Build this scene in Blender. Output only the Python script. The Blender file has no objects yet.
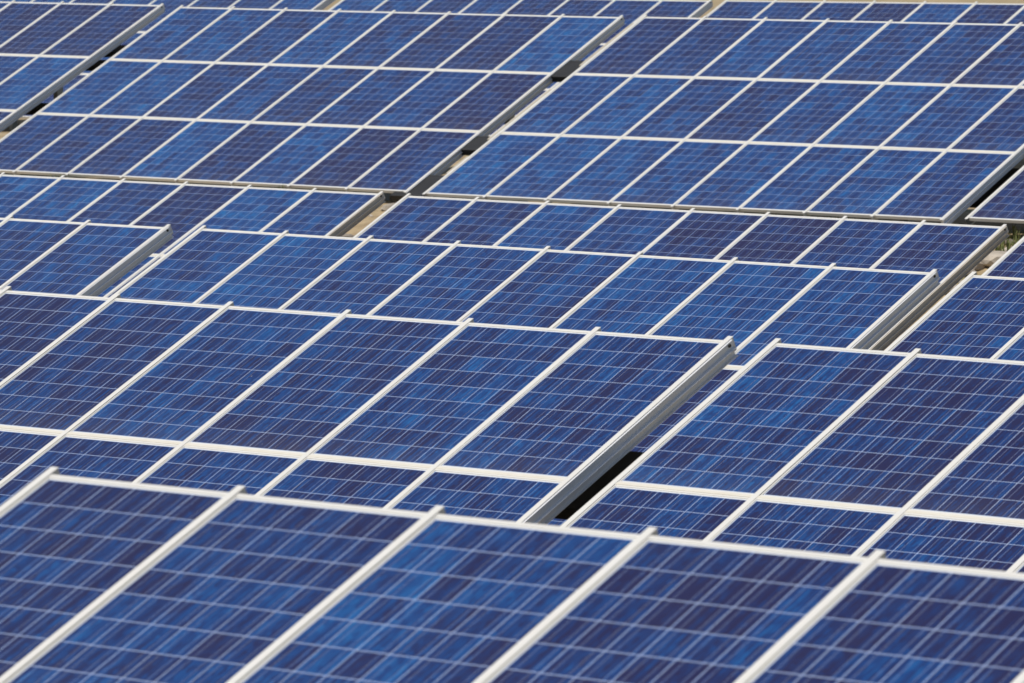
import bpy, bmesh, math, random
from mathutils import Matrix, Vector
R = math.radians
SC = 1.04                      # one panel pitch in metres
ZUP = 5.6                      # lifts everything so that the ground is near zero

scene = bpy.context.scene
col = scene.collection

# ------------------------------------------------------------------ survey of the site
TILT = 0.453504
PL = 1.59730                   # panel pitch up the slope (in panel widths)
#        x       y       z  (top left corner)      azimuth  tilt    roll offsets
TABLES = {
  'ML': (-71.7517, 69.1804, -1.8682, 0.00084, -0.00013, -0.00186),
  'MM': (-63.3735, 69.1947, -1.8974, -0.00093, 0.00027, 0.00225),
  'MR': (-55.0012, 69.1658, -1.8679, 0.00039, -0.00001, 0.00531),
  'F':  (-14.9066, 14.5348, -2.2745, -0.00322, -0.00794, 0.00034),
  'G':  (-27.4309, 24.4310, -2.6330, 0.00283, -0.00250, 0.00019),
  'H':  (-19.0359, 24.3970, -2.6191, -0.00221, -0.00561, -0.00237),
  'J':  (-41.5005, 34.1526, -3.0284, 0.00189, 0.00304, 0.00103),
  'K':  (-33.0840, 34.1891, -3.0145, -0.00399, 0.00247, -0.00132),
  'L':  (-24.7190, 34.1772, -3.0278, -0.00399, -0.00540, -0.00060),
  'CL': (-47.8871, 44.0540, -3.3861, -0.00158, 0.00000, 0.00016),
  'CM': (-39.4636, 44.0231, -3.3902, 0.00087, 0.00117, -0.00116),
  'CR': (-31.0636, 44.0386, -3.3834, 0.00060, 0.00092, 0.00029),
  'AL': (-61.7744, 54.7107, -1.6828, 0.00552, 0.00279, -0.00138),
  'A':  (-53.4935, 54.8672, -1.7159, 0.01181, 0.00518, -0.00201),
  'B':  (-44.7001, 54.4907, -1.7059, -0.00369, 0.00594, 0.00101),
  'D':  (-36.4624, 54.6199, -1.7102, -0.00050, -0.00018, -0.00024),
}
LABELS = {
  'F':  'nearest, slightly blurred solar array crossing the bottom of the picture',
  'G':  'solar array with a thick grey end beam, directly behind the blurred nearest one',
  'H':  'solar array right of the thick grey beam, directly behind the blurred nearest one',
  'J':  'solar array whose grey end beam shows near the left edge, left of the central one',
  'K':  'central bright blue solar array, third row from the front, all eight columns visible',
  'L':  'solar array at the right edge beside the tan strip, third row from the front',
  'CL': 'left low strip of solar array ending at the gap with sandy ground',
  'CM': 'low strip of solar array between the sandy gap and the right pale end beam',
  'CR': 'small corner of solar array at the right edge, just below green grass',
  'AL': 'solar array in the upper left corner with dark navy panels at its top',
  'A':  'upper left solar array with three tiers of mixed navy, purple and blue panels',
  'B':  'upper right solar array with three tiers of mostly bright blue panels',
  'D':  'dark purple lower corner of a solar array, right edge above green grass',
  'ML': 'farthest solar array at the top left, a thin sliver over nearer ones',
  'MM': 'farthest solar array at the top centre, a thin strip of half hidden panels',
  'MR': 'farthest solar array at the top right, its white top edge against ochre ground',
}
# brightness of individual panels as seen in the photograph (0 navy/purple .. 1 bright blue): (table, column, tier)
TONE = {}
def tones(t, j, i0, *v):
    for k, a in enumerate(v): TONE[(t, i0 + k, j)] = a
tones('A', 0, 0, .55, .65, .4, .65, .45, .2, .12, .8)
tones('A', 1, 0, .7, .7, .3, .55, .3, .45, .5, .08)
tones('A', 2, 0, .3, .28, .25, .8, .2, .7, .08, .3)
tones('AL', 0, 5, .15, .12, .15); tones('AL', 1, 5, .3, .6, .75)
tones('B', 0, 0, .25, .4, .6, .55, .5, .38, .3, .5)
tones('B', 1, 0, .6, .7, .5, .25, .55, .7, .6, .35)
tones('B', 2, 0, .8, .75, .7, .65, .6, .6, .7, .45)
tones('CL', 0, 0, .5, .5, .75, .65, .4, .08, .8, .6)
tones('CM', 0, 0, .4, .3, .7, .45, .1, .04, .42, .3)
tones('CR', 0, 0, .15, .3)
tones('D', 2, 0, .08); tones('D', 1, 0, .12)
tones('J', 0, 6, .45, .5)
tones('K', 0, 0, .6, .8, .6, .5, .5, .75, .72, .65)
tones('L', 0, 0, .38, .5)
tones('G', 0, 2, .2, .32, .5, .3, .5, .35, .3); tones('G', 1, 4, .3, .35, .3, .35)
tones('H', 0, 0, .42, .25, .15); tones('H', 1, 0, .4, .3, .35)
tones('F', 0, 0, .25, .42, .55, .25, .22)
tones('MR', 0, 0, .4, .35, .3, .12, .7, .1, .3)

# ------------------------------------------------------------------ materials
def new_mat(name):
    m = bpy.data.materials.new(name); m.use_nodes = True
    nt = m.node_tree; nt.nodes.clear()
    out = nt.nodes.new('ShaderNodeOutputMaterial'); b = nt.nodes.new('ShaderNodeBsdfPrincipled')
    nt.links.new(b.outputs[0], out.inputs[0])
    return m, nt, b
class NG:
    """small wrapper for building node math"""
    def __init__(s, nt): s.nt = nt
    def n(s, t, **k):
        x = s.nt.nodes.new(t)
        for a, v in k.items(): setattr(x, a, v)
        return x
    def put(s, sock, v):
        if isinstance(v, bpy.types.NodeSocket): s.nt.links.new(v, sock)
        else: sock.default_value = v
    def m(s, op, a, b=0.0, c=None):
        x = s.n('ShaderNodeMath', operation=op); s.put(x.inputs[0], a); s.put(x.inputs[1], b)
        if c is not None: s.put(x.inputs[2], c)
        return x.outputs[0]
    def mix(s, f, a, b, blend='MIX'):
        x = s.n('ShaderNodeMix', data_type='RGBA', blend_type=blend)
        s.put(x.inputs[0], f); s.put(x.inputs[6], a); s.put(x.inputs[7], b); return x.outputs[2]
    def ramp(s, f, stops):
        x = s.n('ShaderNodeValToRGB'); e = x.color_ramp.elements
        while len(e) < len(stops): e.new(.5)
        for k, (p, c) in enumerate(stops): e[k].position = p; e[k].color = (*c, 1)
        s.put(x.inputs[0], f); return x.outputs[0]
    def comb(s, x, y, z):
        c = s.n('ShaderNodeCombineXYZ'); s.put(c.inputs[0], x); s.put(c.inputs[1], y); s.put(c.inputs[2], z); return c.outputs[0]
    def noise(s, vec, scale, detail=2.0, rough=.5):
        x = s.n('ShaderNodeTexNoise'); s.put(x.inputs['Vector'], vec)
        x.inputs['Scale'].default_value = scale; x.inputs['Detail'].default_value = detail; x.inputs['Roughness'].default_value = rough
        return x.outputs[0]

def mat_cells():
    m, nt, b = new_mat('polycrystalline_cells'); g = NG(nt)
    uv = g.n('ShaderNodeUVMap', uv_map='cells'); sp = g.n('ShaderNodeSeparateXYZ'); nt.links.new(uv.outputs[0], sp.inputs[0])
    u, v = sp.outputs[0], sp.outputs[1]
    ton = g.n('ShaderNodeAttribute', attribute_type='OBJECT', attribute_name='tone').outputs['Fac']
    sd = g.n('ShaderNodeAttribute', attribute_type='OBJECT', attribute_name='seed').outputs['Fac']
    fu, fv = g.m('FLOOR', u), g.m('FLOOR', v)
    ru, rv = g.m('FRACT', u), g.m('FRACT', v)
    # every wafer has its own brightness
    wn = g.n('ShaderNodeTexWhiteNoise', noise_dimensions='3D'); g.put(wn.inputs['Vector'], g.comb(fu, fv, sd))
    cell = wn.outputs['Value']
    wc = g.n('ShaderNodeTexWhiteNoise', noise_dimensions='2D'); g.put(wc.inputs['Vector'], g.comb(fu, sd, 0.0))
    # long crystal streaks along the slope, different in each wafer
    off = g.m('MULTIPLY', cell, 37.0)
    s1 = g.noise(g.comb(g.m('ADD', g.m('MULTIPLY', u, 8.0), g.m('MULTIPLY', off, 3.0)), g.m('MULTIPLY', v, .10), sd), 1.0, 2, .7)
    s2 = g.noise(g.comb(g.m('MULTIPLY', u, 15.0), g.m('MULTIPLY', v, .05), g.m('ADD', sd, 11.0)), 1.0, 2, .6)
    # crystal grains
    vo = g.n('ShaderNodeTexVoronoi'); g.put(vo.inputs['Vector'], g.comb(u, g.m('MULTIPLY', v, .45), off)); vo.inputs['Scale'].default_value = 9.0
    vs = g.n('ShaderNodeSeparateColor'); nt.links.new(vo.outputs['Color'], vs.inputs[0])
    big = g.noise(g.comb(u, v, g.m('ADD', sd, 5.0)), .45, 2, .5)
    t = g.m('ADD', g.m('MULTIPLY', ton, .52), .045)
    t = g.m('ADD', t, g.m('MULTIPLY', g.m('SUBTRACT', cell, .5), .32))
    t = g.m('ADD', t, g.m('MULTIPLY', g.m('SUBTRACT', wc.outputs['Value'], .5), .08))
    t = g.m('ADD', t, g.m('MULTIPLY', g.m('SUBTRACT', s1, .5), .72))
    t = g.m('ADD', t, g.m('MULTIPLY', g.m('SUBTRACT', s2, .5), 1.0))
    t = g.m('ADD', t, g.m('MULTIPLY', g.m('SUBTRACT', vs.outputs[0], .5), .27))
    t = g.m('ADD', t, g.m('MULTIPLY', g.m('SUBTRACT', big, .5), .32))
    colr = g.ramp(t, CELLRAMP)
    # gaps between wafers and the two bus bars on each
    def line(f, c, w): return g.m('LESS_THAN', g.m('ABSOLUTE', g.m('SUBTRACT', f, c)), w)
    gu = g.m('GREATER_THAN', g.m('ABSOLUTE', g.m('SUBTRACT', ru, .5)), .5 - .0125)
    gv = g.m('GREATER_THAN', g.m('ABSOLUTE', g.m('SUBTRACT', rv, .5)), .5 - .0110)
    bb = g.m('MAXIMUM', line(ru, .25, .0065), line(ru, .75, .0065))
    colr = g.mix(bb, colr, (.23, .27, .42, 1))
    gap = g.m('MAXIMUM', gu, gv)
    colr = g.mix(gap, colr, (.41, .49, .68, 1))
    inside = g.m('MULTIPLY', g.m('MULTIPLY', g.m('GREATER_THAN', u, -.012), g.m('LESS_THAN', u, 6.012)),
                 g.m('MULTIPLY', g.m('GREATER_THAN', v, -.012), g.m('LESS_THAN', v, 9.012)))
    colr = g.mix(inside, (.72, .72, .70, 1), colr)
    # thin film of dust on the glass
    tc = g.n('ShaderNodeTexCoord')
    dn = g.noise(g.comb(g.m('MULTIPLY', u, .5), g.m('MULTIPLY', v, .5), sd), 1.3, 5, .65)
    low = g.m('MULTIPLY', g.m('POWER', g.m('DIVIDE', v, 9.2), 10.0), .06)
    dust = g.m('ADD', g.m('MULTIPLY', dn, .03), low)
    colr = g.mix(dust, colr, (.42, .38, .31, 1))
    vd = g.n('ShaderNodeTexVoronoi'); g.put(vd.inputs['Vector'], g.comb(u, v, sd)); vd.inputs['Scale'].default_value = 1.1
    vc = g.n('ShaderNodeSeparateColor'); nt.links.new(vd.outputs['Color'], vc.inputs[0])
    spk = g.m('MULTIPLY', g.m('LESS_THAN', vd.outputs['Distance'], g.m('MULTIPLY', vc.outputs[1], .05)), g.m('GREATER_THAN', vc.outputs[0], .82))
    colr = g.mix(g.m('MULTIPLY', spk, .7), colr, (.55, .55, .50, 1))
    g.put(b.inputs['Base Color'], colr)
    b.inputs['Roughness'].default_value = .45
    b.inputs['Specular IOR Level'].default_value = .12
    b.inputs['Coat Weight'].default_value = 1.0
    b.inputs['Coat Roughness'].default_value = .09
    b.inputs['Coat IOR'].default_value = 1.30
    return m
CELLRAMP = [(0.0, (.010, .008, .052)), (.16, (.006, .016, .088)), (.42, (.003, .038, .165)), (.72, (.006, .090, .28)), (1.0, (.020, .20, .44))]

def mat_alu(name, base, rough=.42, metal=.0, dirt=.35, dirtcol=(.50, .42, .30, 1), bump=.0):
    m, nt, b = new_mat(name); g = NG(nt)
    tc = g.n('ShaderNodeTexCoord'); ob = g.n('ShaderNodeObjectInfo')
    mp = g.n('ShaderNodeVectorMath', operation='ADD'); nt.links.new(tc.outputs['Object'], mp.inputs[0])
    rv = g.comb(g.m('MULTIPLY', ob.outputs['Random'], 40.0), 0.0, 0.0); nt.links.new(rv, mp.inputs[1])
    n1 = g.noise(mp.outputs[0], 2.2, 5, .7); n2 = g.noise(mp.outputs[0], 14.0, 4, .7)
    f = g.ramp(g.m('ADD', g.m('MULTIPLY', n1, .65), g.m('MULTIPLY', n2, .35)), [(.42, (0, 0, 0)), (.72, (1, 1, 1))])
    c = g.mix(g.m('MULTIPLY', f, dirt), (*base, 1), dirtcol)
    g.put(b.inputs['Base Color'], c)
    g.put(b.inputs['Roughness'], g.m('ADD', rough, g.m('MULTIPLY', n2, .12)))
    b.inputs['Metallic'].default_value = metal
    return m
def mat_ground():
    m, nt, b = new_mat('dry_sandy_soil'); g = NG(nt)
    tc = g.n('ShaderNodeTexCoord'); P = tc.outputs['Object']
    a = g.noise(P, .35, 6, .6); c = g.noise(P, 3.5, 6, .7); d = g.noise(P, 26, 4, .7)
    f = g.m('ADD', g.m('MULTIPLY', a, .5), g.m('ADD', g.m('MULTIPLY', c, .35), g.m('MULTIPLY', d, .15)))
    k = g.ramp(f, [(.30, (.10, .075, .04)), (.45, (.30, .22, .12)), (.55, (.44, .33, .19)), (.72, (.56, .45, .29))])
    gr = g.ramp(g.noise(P, .9, 5, .7), [(.52, (0, 0, 0)), (.62, (1, 1, 1))])
    k = g.mix(g.m('MULTIPLY', gr, .55), k, (.13, .15, .045, 1))
    g.put(b.inputs['Base Color'], k); b.inputs['Roughness'].default_value = .95
    bp = g.n('ShaderNodeBump'); bp.inputs['Strength'].default_value = .8; bp.inputs['Distance'].default_value = .05
    g.put(bp.inputs['Height'], f); nt.links.new(bp.outputs[0], b.inputs['Normal'])
    return m
def mat_simple(name, c0, c1, scale=8, rough=.7):
    m, nt, b = new_mat(name); g = NG(nt); tc = g.n('ShaderNodeTexCoord')
    n = g.noise(tc.outputs['Object'], scale, 4, .6)
    g.put(b.inputs['Base Color'], g.ramp(n, [(.3, c0), (.7, c1)])); b.inputs['Roughness'].default_value = rough
    return m
M_CELL = mat_cells()
M_FRAME = mat_alu('anodised_frame', (.68, .66, .61), .40, 0, .22)
M_RAIL = mat_alu('aluminium_rail', (.68, .66, .61), .38, .0, .16)
M_BEAM = mat_alu('aluminium_beam', (.78, .78, .78), .42, .22, .12, (.48, .42, .34, 1))
M_JOINT = mat_alu('weathered_strip', (.68, .64, .55), .5, 0, .5, (.50, .42, .29, 1))
M_TRAY = mat_alu('dusty_cable_tray', (.46, .42, .34), .6, 0, .6, (.34, .26, .17, 1))
M_BEAM_BOUNCE = mat_alu('bounce_tinted_beam', (.64, .57, .47), .5, .1, .4, (.42, .33, .22, 1))  # tan base paints in light bounced off the soil
M_STEEL = mat_alu('galvanised_steel', (.36, .37, .38), .5, .5, .4)
M_BLACK = mat_simple('near_black', (.008, .008, .008), (.018, .017, .016), 6, .6)  # bolts, and the added boxes that stand in for gap shade
M_BACK = mat_simple('white_backsheet', (.55, .55, .54), (.65, .65, .64), 3, .6)
M_GROUND = mat_ground()
M_STONE = mat_simple('pale_stone', (.06, .045, .03), (.60, .52, .42), 1.1, .95)
M_GRASS = mat_simple('grass_blades', (.07, .11, .02), (.30, .27, .09), .8, .8)

# ------------------------------------------------------------------ mesh helpers (all in metres, plane axes x = along row, y = up slope, z = plane normal)
def mesh_boxes(name, boxes, mats, bevel=0.0):
    """boxes: (x0,x1,y0,y1,z0,z1[,matindex])"""
    bm = bmesh.new()
    for bx in boxes:
        x0, x1, y0, y1, z0, z1 = bx[:6]; mi = bx[6] if len(bx) > 6 else 0
        v = [bm.verts.new((x, y, z)) for z in (z0, z1) for y in (y0, y1) for x in (x0, x1)]
        for q in ((0, 2, 3, 1), (4, 5, 7, 6), (0, 1, 5, 4), (2, 6, 7, 3), (0, 4, 6, 2), (1, 3, 7, 5)):
            f = bm.faces.new([v[k] for k in q]); f.material_index = mi
    if bevel: bmesh.ops.bevel(bm, geom=bm.edges[:], offset=bevel, segments=1, affect='EDGES')
    me = bpy.data.meshes.new(name); bm.to_mesh(me); bm.free()
    for m in mats: me.materials.append(m)
    return me
def mesh_profile(name, pts, y0, y1, mat, caps=True):
    """closed x-z outline swept along the slope"""
    bm = bmesh.new(); n = len(pts)
    a = [bm.verts.new((x, y0, z)) for x, z in pts]; b = [bm.verts.new((x, y1, z)) for x, z in pts]
    for k in range(n):
        bm.faces.new((a[k], a[(k + 1) % n], b[(k + 1) % n], b[k]))
    if caps: bm.faces.new(a[::-1]); bm.faces.new(b)
    bmesh.ops.recalc_face_normals(bm, faces=bm.faces[:])
    me = bpy.data.meshes.new(name); bm.to_mesh(me); bm.free(); me.materials.append(mat)
    return me
def link(name, me, parent, M):
    o = bpy.data.objects.new(name, me); col.objects.link(o)
    if parent: o.parent = parent
    o.matrix_basis = M
    return o

# ------------------------------------------------------------------ one module: glass sheet + aluminium frame
PW, PH = .976 * SC, (PL - .006) * SC          # outer size of a module
FW, FH, FT = .015, .024, .040                           # frame width, thickness
def glass_mesh():
    bm = bmesh.new(); uvl = bm.loops.layers.uv.new('cells')
    x0, x1, y0, y1 = FW, PW - FW, -PH + FH, -FH
    cw = (x1 - x0 - .012) / 6; ch = (y1 - y0 - .022) / 9
    z = -.004
    vs = [bm.verts.new(p) for p in ((x0, y0, z), (x1, y0, z), (x1, y1, z), (x0, y1, z))]
    top = bm.faces.new(vs)
    vb = [bm.verts.new((p.co.x, p.co.y, z - .006)) for p in vs]
    bot = bm.faces.new(vb[::-1]); bot.material_index = 1
    for f in (top, bot):
        for l in f.loops:
            l[uvl].uv = ((l.vert.co.x - x0 - .006) / cw, (y1 - .011 - l.vert.co.y) / ch)
    for k in range(4):
        f = bm.faces.new((vs[k], vb[k], vb[(k + 1) % 4], vs[(k + 1) % 4])); f.material_index = 1
    me = bpy.data.meshes.new('module_glass'); bm.to_mesh(me); bm.free()
    me.materials.append(M_CELL); me.materials.append(M_BACK)
    return me
def frame_mesh():
    b = [(0, FW, -PH, 0, -FT, 0), (PW - FW, PW, -PH, 0, -FT, 0),
         (FW, PW - FW, -FH, 0, -FT, -.0002), (FW, PW - FW, -PH, -PH + FH, -FT, -.0002)]
    return mesh_boxes('module_frame', b, [M_FRAME])
ME_GLASS, ME_FRAME = glass_mesh(), frame_mesh()
TL = 3 * PL * SC                              # table length down the slope
TOPX, BOTX = .042 * SC, .03 * SC              # rail overhang
# clamp rail: a raised ridge covering the joint, carrying web below
cap_pts = [(-.026, .0025), (-.026, .0038), (-.025, .0045), (.015, .0045), (.016, .0038), (.016, .0025), (.010, .0025), (.010, -.09), (-.010, -.09), (-.010, .0025)]
ME_RAIL = mesh_profile('rail', cap_pts, -TL - BOTX, TOPX, M_RAIL)
# end beam below the last clamp rail: stepped extrusion (outer face looks along +x)
beam_pts = [(-.010, -.001), (.030, -.001), (.030, -.030), (.022, -.034), (.022, -.050), (.044, -.053), (.044, -.058), (.016, -.061),
            (.016, -.104), (.034, -.107), (.034, -.112), (-.010, -.112)]
ME_BEAMR = mesh_profile('end_beam', beam_pts, -TL - BOTX, TOPX - .03, M_BEAM)
ME_BEAM_BOUNCE = mesh_profile('end_beam', beam_pts, -TL - BOTX, TOPX - .03, M_BEAM_BOUNCE)
ME_BEAML = mesh_profile('end_beam', [(-.012, -.002), (.010, -.002), (.010, -.112), (-.012, -.112)], -TL - BOTX, TOPX - .03, M_BEAM)
bev = bmesh.new()
def bolt_mesh():
    bm = bmesh.new()
    bmesh.ops.create_cone(bm, cap_ends=True, segments=10, radius1=.014, radius2=.011, depth=.012, matrix=Matrix.Rotation(R(90), 4, 'Y'))
    me = bpy.data.meshes.new('bolt'); bm.to_mesh(me); bm.free(); me.materials.append(M_BLACK); return me
ME_BOLT = bolt_mesh()
ME_PURLIN = mesh_boxes('purlin', [(.30, 8 * SC - .30, -.04, .04, -.0, .09), (.30, 8 * SC - .30, -.05, .05, -.008, .0)], [M_STEEL])

ME_JOINT = mesh_boxes('joint_strip', [(.0, 8 * SC, -.012, .012, -.008, .0022)], [M_JOINT])

def ground_z(y):
    """height of the bare ground (site units) along the direction away from the camera"""
    pts = [(-40, -4.9), (8, -4.95), (13, -5.0), (22, -5.3), (32, -5.7), (42, -6.05), (45.0, -6.1), (49.6, -4.18), (50.6, -4.02), (56, -4.1), (64, -4.25), (90, -4.4), (2000, -25)]
    for (a, za), (b, zb) in zip(pts, pts[1:]):
        if y <= b:
            t = max(0, (y - a) / (b - a)); return za + (zb - za) * t
    return pts[-1][1]

random.seed(7)
def build_table(key):
    ox, oy, oz, az, dt, ro = TABLES[key]
    T = TILT + dt
    X = Vector((math.cos(az) * math.cos(ro), math.sin(az) * math.cos(ro), math.sin(ro)))
    S = Vector((-math.sin(az) * math.cos(T), math.cos(az) * math.cos(T), math.sin(T)))
    S = (S - X * S.dot(X)).normalized(); N = X.cross(S)
    Mw = Matrix((X, S, N)).transposed().to_4x4(); Mw.translation = Vector((ox, oy, oz + ZUP)) * SC
    Mw.translation += S * SC * (.017 if key == 'F' else .008 if key in ('AL', 'A', 'B', 'D', 'ML', 'MM', 'MR') else .003)
    # empty on the ground under the middle of the table
    mid = Mw @ Vector((4 * SC, -TL / 2, 0))
    e = bpy.data.objects.new('solar_array', None); col.objects.link(e)
    e.empty_display_size = .5
    e.location = (mid.x, mid.y, (ground_z(mid.y / SC) + ZUP) * SC); e.rotation_euler = (0, 0, az)
    e['label'] = LABELS[key]; e['category'] = 'solar panel array'; e['group'] = 'tilted solar arrays in rows'
    Me = Matrix.Translation(e.location) @ Matrix.Rotation(az, 4, 'Z')
    L = Me.inverted() @ Mw
    def put(name, me, x, y, z=0): return link(name, me, e, L @ Matrix.Translation((x, y, z)))
    for j in range(3):
        for i in range(8):
            jit = random.uniform(-.0015, .0015)
            p = put('solar_panel', ME_GLASS, (i + .012) * SC, -(j * PL + .003) * SC, jit)
            p['tone'] = float(TONE.get((key, i, j), random.uniform(.15, .7))); p['seed'] = random.uniform(0, 90)
            link('frame', ME_FRAME, p, Matrix.Identity(4))
    for i in range(9): put('rail', ME_RAIL, i * SC, 0)
    b = put('end_beam', ME_BEAM_BOUNCE if key in ('CL', 'CM') else ME_BEAMR, 8 * SC, 0); link('bolt', ME_BOLT, b, Matrix.Translation((.031, TOPX - .075, -.018)))
    put('end_beam', ME_BEAML, 0, 0)
    for j in (.45, 1.55, 2.6): put('purlin', ME_PURLIN, 0, -j * PL * SC, -.112 - .09 - .001)
    for j in (1, 2): put('joint_strip', ME_JOINT, 0, -j * PL * SC)
    # posts: front short, rear long, with a brace between
    for i in (.9, 3.6, 6.9):
        for j in (.75, 2.5):
            top = Mw @ Vector((i * SC, -j * PL * SC, -.26)); gz = (ground_z(top.y / SC) + ZUP) * SC - .15
            me = mesh_boxes('post', [(-.04, .04, -.06, .06, gz - top.z, 0)], [M_STEEL])
            o = link('post', me, e, Me.inverted() @ Matrix.Translation(top))
        a = Mw @ Vector((i * SC, -.8 * PL * SC, -.30)); c = Mw @ Vector((i * SC, -2.45 * PL * SC, -.34))
        c = c + Vector((0, 0, -.12)); a2 = a + Vector((0, 0, -1.0 if a.z - (ground_z(a.y / SC) + ZUP) * SC > 1.3 else -.5))
        d = a2 - c; rot = d.to_track_quat('Y', 'Z').to_matrix().to_4x4()
        me = mesh_boxes('brace', [(.045, .075, 0, d.length, -.03, .03)], [M_STEEL])
        link('brace', me, e, Me.inverted() @ Matrix.Translation(c) @ rot)
    for n_, (k, x0, x1, j0, j1, z0, z1) in enumerate(BOXES):
        if k == key:
            me = mesh_boxes('gap_shade_box', [(0, (x1 - x0) * SC, 0, (j1 - j0) * PL * SC, 0, z1 - z0)], [M_BLACK], .006)
            put('gap_shade_box', me, x0 * SC, -j1 * PL * SC, z0)
    for k, x0, x1, j0, j1 in TRAYS:
        if k == key:
            me = mesh_boxes('cable_tray', [(0, (x1 - x0) * SC, 0, (j1 - j0) * PL * SC, 0, .09)], [M_TRAY], .004)
            put('cable_tray', me, x0 * SC, -j1 * PL * SC, -.14)
    return e
# black boxes added for the shade in the gaps, and light trays there: (array, x0, x1, j0, j1, z0, z1)
BOXES = [('H', -.62, .30, .56, .97, -.33, -.25), ('A', -.9, .3, .46, .60, -.34, -.25), ('A', -.9, .3, .74, .86, -.34, -.25),
         ('A', -.9, .3, 1.55, 1.68, -.34, -.25), ('B', -.75, .3, .50, .78, -.34, -.25), ('B', -.75, .3, 1.80, 2.03, -.34, -.25),
         ('B', -.95, .3, 2.45, 2.8, -.34, -.25), ('D', -.6, .3, 1.98, 2.5, -.34, -.25), ('AL', 7.5, 8.5, 2.5, 2.7, -.34, -.25)]
TRAYS = [('B', -.17, -.12, .06, .80), ('B', -.17, -.12, 1.21, 2.06), ('B', -.155, -.105, 2.34, 2.62)]
for k in ('F', 'G', 'H', 'J', 'K', 'L', 'CL', 'CM', 'CR', 'AL', 'A', 'B', 'D', 'ML', 'MM', 'MR'):
    build_table(k)

# ------------------------------------------------------------------ ground: one sheet to the horizon
from mathutils import noise as mn
def ground():
    bm = bmesh.new()
    xs = [-3000, -1200, -500, -220, -130] + [-100 + k * .5 for k in range(231)] + [30, 80, 200, 600, 1500]
    ys = [-40, -10, 5, 10] + [12 + k * 1.0 for k in range(30)] + [42 + k * .3 for k in range(34)] + [53 + k * 1.5 for k in range(30)] + [110, 140, 200, 300, 500, 900, 1500, 3000]
    g = []
    for y in ys:
        r = []
        for x in xs:
            z = ground_z(y)
            if y < 120 and -101 < x < 20:
                a = .02 if y > 50.3 else .05
                z += a * mn.fractal(Vector((x * 1.3, y * 1.3, 0)), .8, 2.0, 4)
            r.append(bm.verts.new((x * SC, y * SC, (z + ZUP) * SC)))
        g.append(r)
    for a in range(len(ys) - 1):
        for b in range(len(xs) - 1):
            f = bm.faces.new((g[a][b], g[a][b + 1], g[a + 1][b + 1], g[a + 1][b])); f.smooth = True
    me = bpy.data.meshes.new('ground'); bm.to_mesh(me); bm.free(); me.materials.append(M_GROUND)
    o = bpy.data.objects.new('ground', me); col.objects.link(o); o['kind'] = 'structure'
ground()
def grass():
    rnd = random.Random(3); vs = []; fs = []
    def blade(x, y, h):
        z = (ground_z(y) + ZUP) * SC; a = rnd.uniform(0, 6.28); w = rnd.uniform(.006, .014); l = rnd.uniform(.1, .5) * h; b = a + rnd.uniform(.8, 2.3)
        n = len(vs); cx, cy = x * SC, y * SC
        dx, dy = math.cos(a) * w, math.sin(a) * w; ex, ey = math.cos(b) * l, math.sin(b) * l
        vs.extend([(cx - dx, cy - dy, z - .03), (cx + dx, cy + dy, z - .03), (cx + ex * .35 + dx * .7, cy + ey * .35 + dy * .7, z + h * .6),
                   (cx + ex * .35 - dx * .7, cy + ey * .35 - dy * .7, z + h * .6), (cx + ex, cy + ey, z + h)])
        fs.extend([(n, n + 1, n + 2, n + 3), (n + 3, n + 2, n + 4)])
    for _ in range(900):                       # tufts on the bank and in front of the upper rows
        tx = rnd.uniform(-58, -26); ty = rnd.choice((rnd.uniform(49.4, 50.6), rnd.uniform(49.0, 50.6)))
        dens = mn.noise(Vector((tx * .5, ty * .5, 3)))
        near = -40 < tx < -30
        if dens < (-.15 if near else .12): continue
        for k in range(rnd.randint(8, 22)): blade(tx + rnd.gauss(0, .09), ty + rnd.gauss(0, .09), rnd.uniform(.06, .22))
    for _ in range(500):                       # behind the last row
        tx = rnd.uniform(-62, -40); ty = rnd.uniform(70, 84)
        for k in range(6): blade(tx + rnd.gauss(0, .15), ty + rnd.gauss(0, .15), rnd.uniform(.08, .3))
    me = bpy.data.meshes.new('grass'); me.from_pydata(vs, [], fs); me.materials.append(M_GRASS)
    o = bpy.data.objects.new('grass', me); col.objects.link(o); o['kind'] = 'stuff'
    o['label'] = 'dry green and straw coloured grass tufts on the sandy bank between the arrays'; o['category'] = 'grass'
grass()

def stones():
    rnd = random.Random(5)
    def stone(x, y, r):
        bm = bmesh.new(); bmesh.ops.create_icosphere(bm, subdivisions=2, radius=r)
        o3 = Vector((rnd.random() * 50, 0, 0)); sx, sy, sz = rnd.uniform(.8, 1.5), rnd.uniform(.7, 1.2), rnd.uniform(.4, .8)
        for v in bm.verts:
            n = v.co.normalized(); v.co *= 1 + .35 * mn.noise(n * 1.6 + o3) + .1 * mn.noise(n * 5 + o3); v.co.x *= sx; v.co.y *= sy; v.co.z *= sz
        return bm
    acc = bmesh.new()
    for _ in range(900):
        x, y = rnd.choice((rnd.gauss(-43, 1.3), rnd.gauss(-34.3, 1.2), rnd.uniform(-48, -28))), rnd.uniform(45.2, 50.4); r_ = rnd.choice((.03, .05, .07, .11, .17)) * rnd.uniform(.7, 1.3)
        b = stone(x, y, r_); bmesh.ops.translate(b, vec=(x * SC, y * SC, (ground_z(y) + ZUP) * SC + r_ * .2), verts=b.verts)
        me = bpy.data.meshes.new('t'); b.to_mesh(me); b.free(); acc.from_mesh(me); bpy.data.meshes.remove(me)
    me = bpy.data.meshes.new('rubble'); acc.to_mesh(me); acc.free(); me.materials.append(M_STONE)
    o = bpy.data.objects.new('rubble', me); col.objects.link(o); o['kind'] = 'stuff'
    o['label'] = 'pale rubble stones scattered over the sandy bank between the arrays'; o['category'] = 'rubble'
stones()

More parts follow.
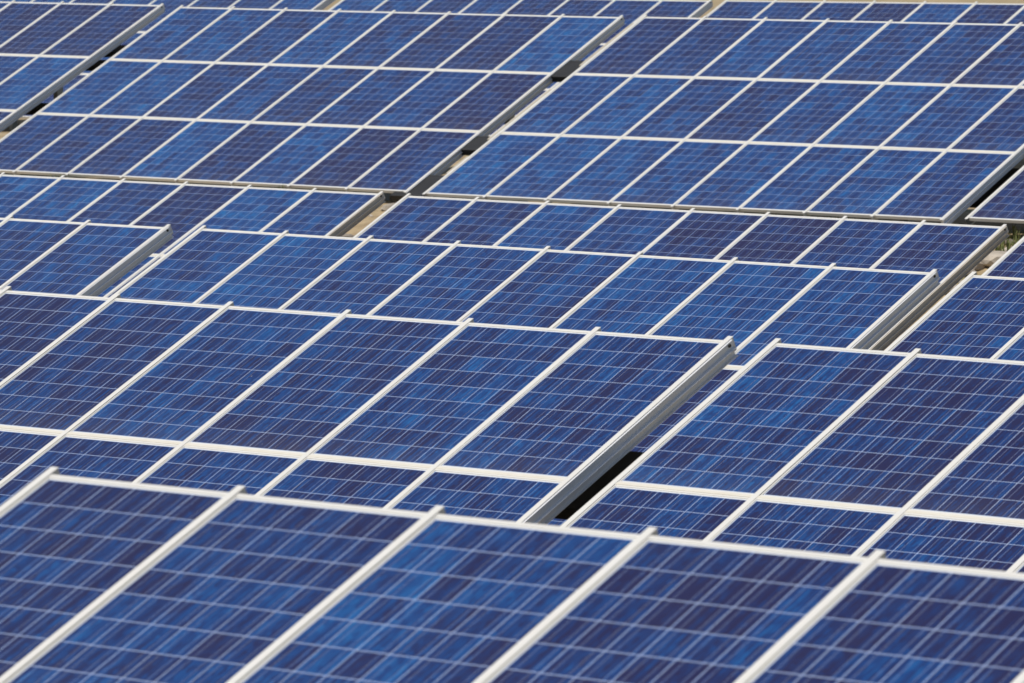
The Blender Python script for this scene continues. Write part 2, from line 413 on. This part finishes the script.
# ------------------------------------------------------------------ light
SUN_EL, SUN_AZ = 58.0, 28.0      # azimuth measured from south towards west
el, a = R(SUN_EL), R(SUN_AZ)
dirv = Vector((-math.sin(a) * math.cos(el), -math.cos(a) * math.cos(el), math.sin(el)))
sd = bpy.data.lights.new('sun', 'SUN'); sd.energy = 3.75; sd.angle = R(.53); sd.color = (1.0, .955, .88)
so = bpy.data.objects.new('sun', sd); col.objects.link(so); so.rotation_euler = dirv.to_track_quat('Z', 'Y').to_euler(); so.location = (0, 0, 40)
w = bpy.data.worlds.new('World'); scene.world = w; w.use_nodes = True
nt = w.node_tree; bg = nt.nodes['Background']; sk = nt.nodes.new('ShaderNodeTexSky'); sk.sky_type = 'NISHITA'; sk.sun_disc = False
sk.sun_elevation = el; sk.sun_rotation = math.atan2(dirv.x, dirv.y); sk.air_density = 1.0; sk.dust_density = 1.0; sk.ozone_density = 1.2
nt.links.new(sk.outputs[0], bg.inputs[0]); bg.inputs[1].default_value = .085

# ------------------------------------------------------------------ camera
YAW, PITCH, ROLL, FPX = 0.711442, 0.084318, 0.000571, 5395.09
cy_, sy_, cp_, sp_ = math.cos(YAW), math.sin(YAW), math.cos(PITCH), math.sin(PITCH)
fw = Vector((-sy_ * cp_, cy_ * cp_, -sp_)); r = Vector((cy_, sy_, 0)); u = r.cross(fw)
r2 = r * math.cos(ROLL) + u * math.sin(ROLL); u2 = u * math.cos(ROLL) - r * math.sin(ROLL)
cd = bpy.data.cameras.new('camera'); co = bpy.data.objects.new('camera', cd); col.objects.link(co)
Mc = Matrix((r2, u2, -fw)).transposed().to_4x4(); Mc.translation = Vector((0, 0, ZUP * SC)); co.matrix_world = Mc
cd.sensor_width = 36; cd.lens = FPX / 1024 * 36; cd.clip_start = .5; cd.clip_end = 6000
cd.dof.use_dof = True; cd.dof.focus_distance = 41.0 * SC; cd.dof.aperture_fstop = 6.9; cd.dof.aperture_blades = 8
scene.camera = co
scene.view_settings.view_transform = 'Standard'; scene.view_settings.look = 'None'; scene.view_settings.gamma = 1
scene.view_settings.exposure = 0.0
scene.cycles.use_denoising = True
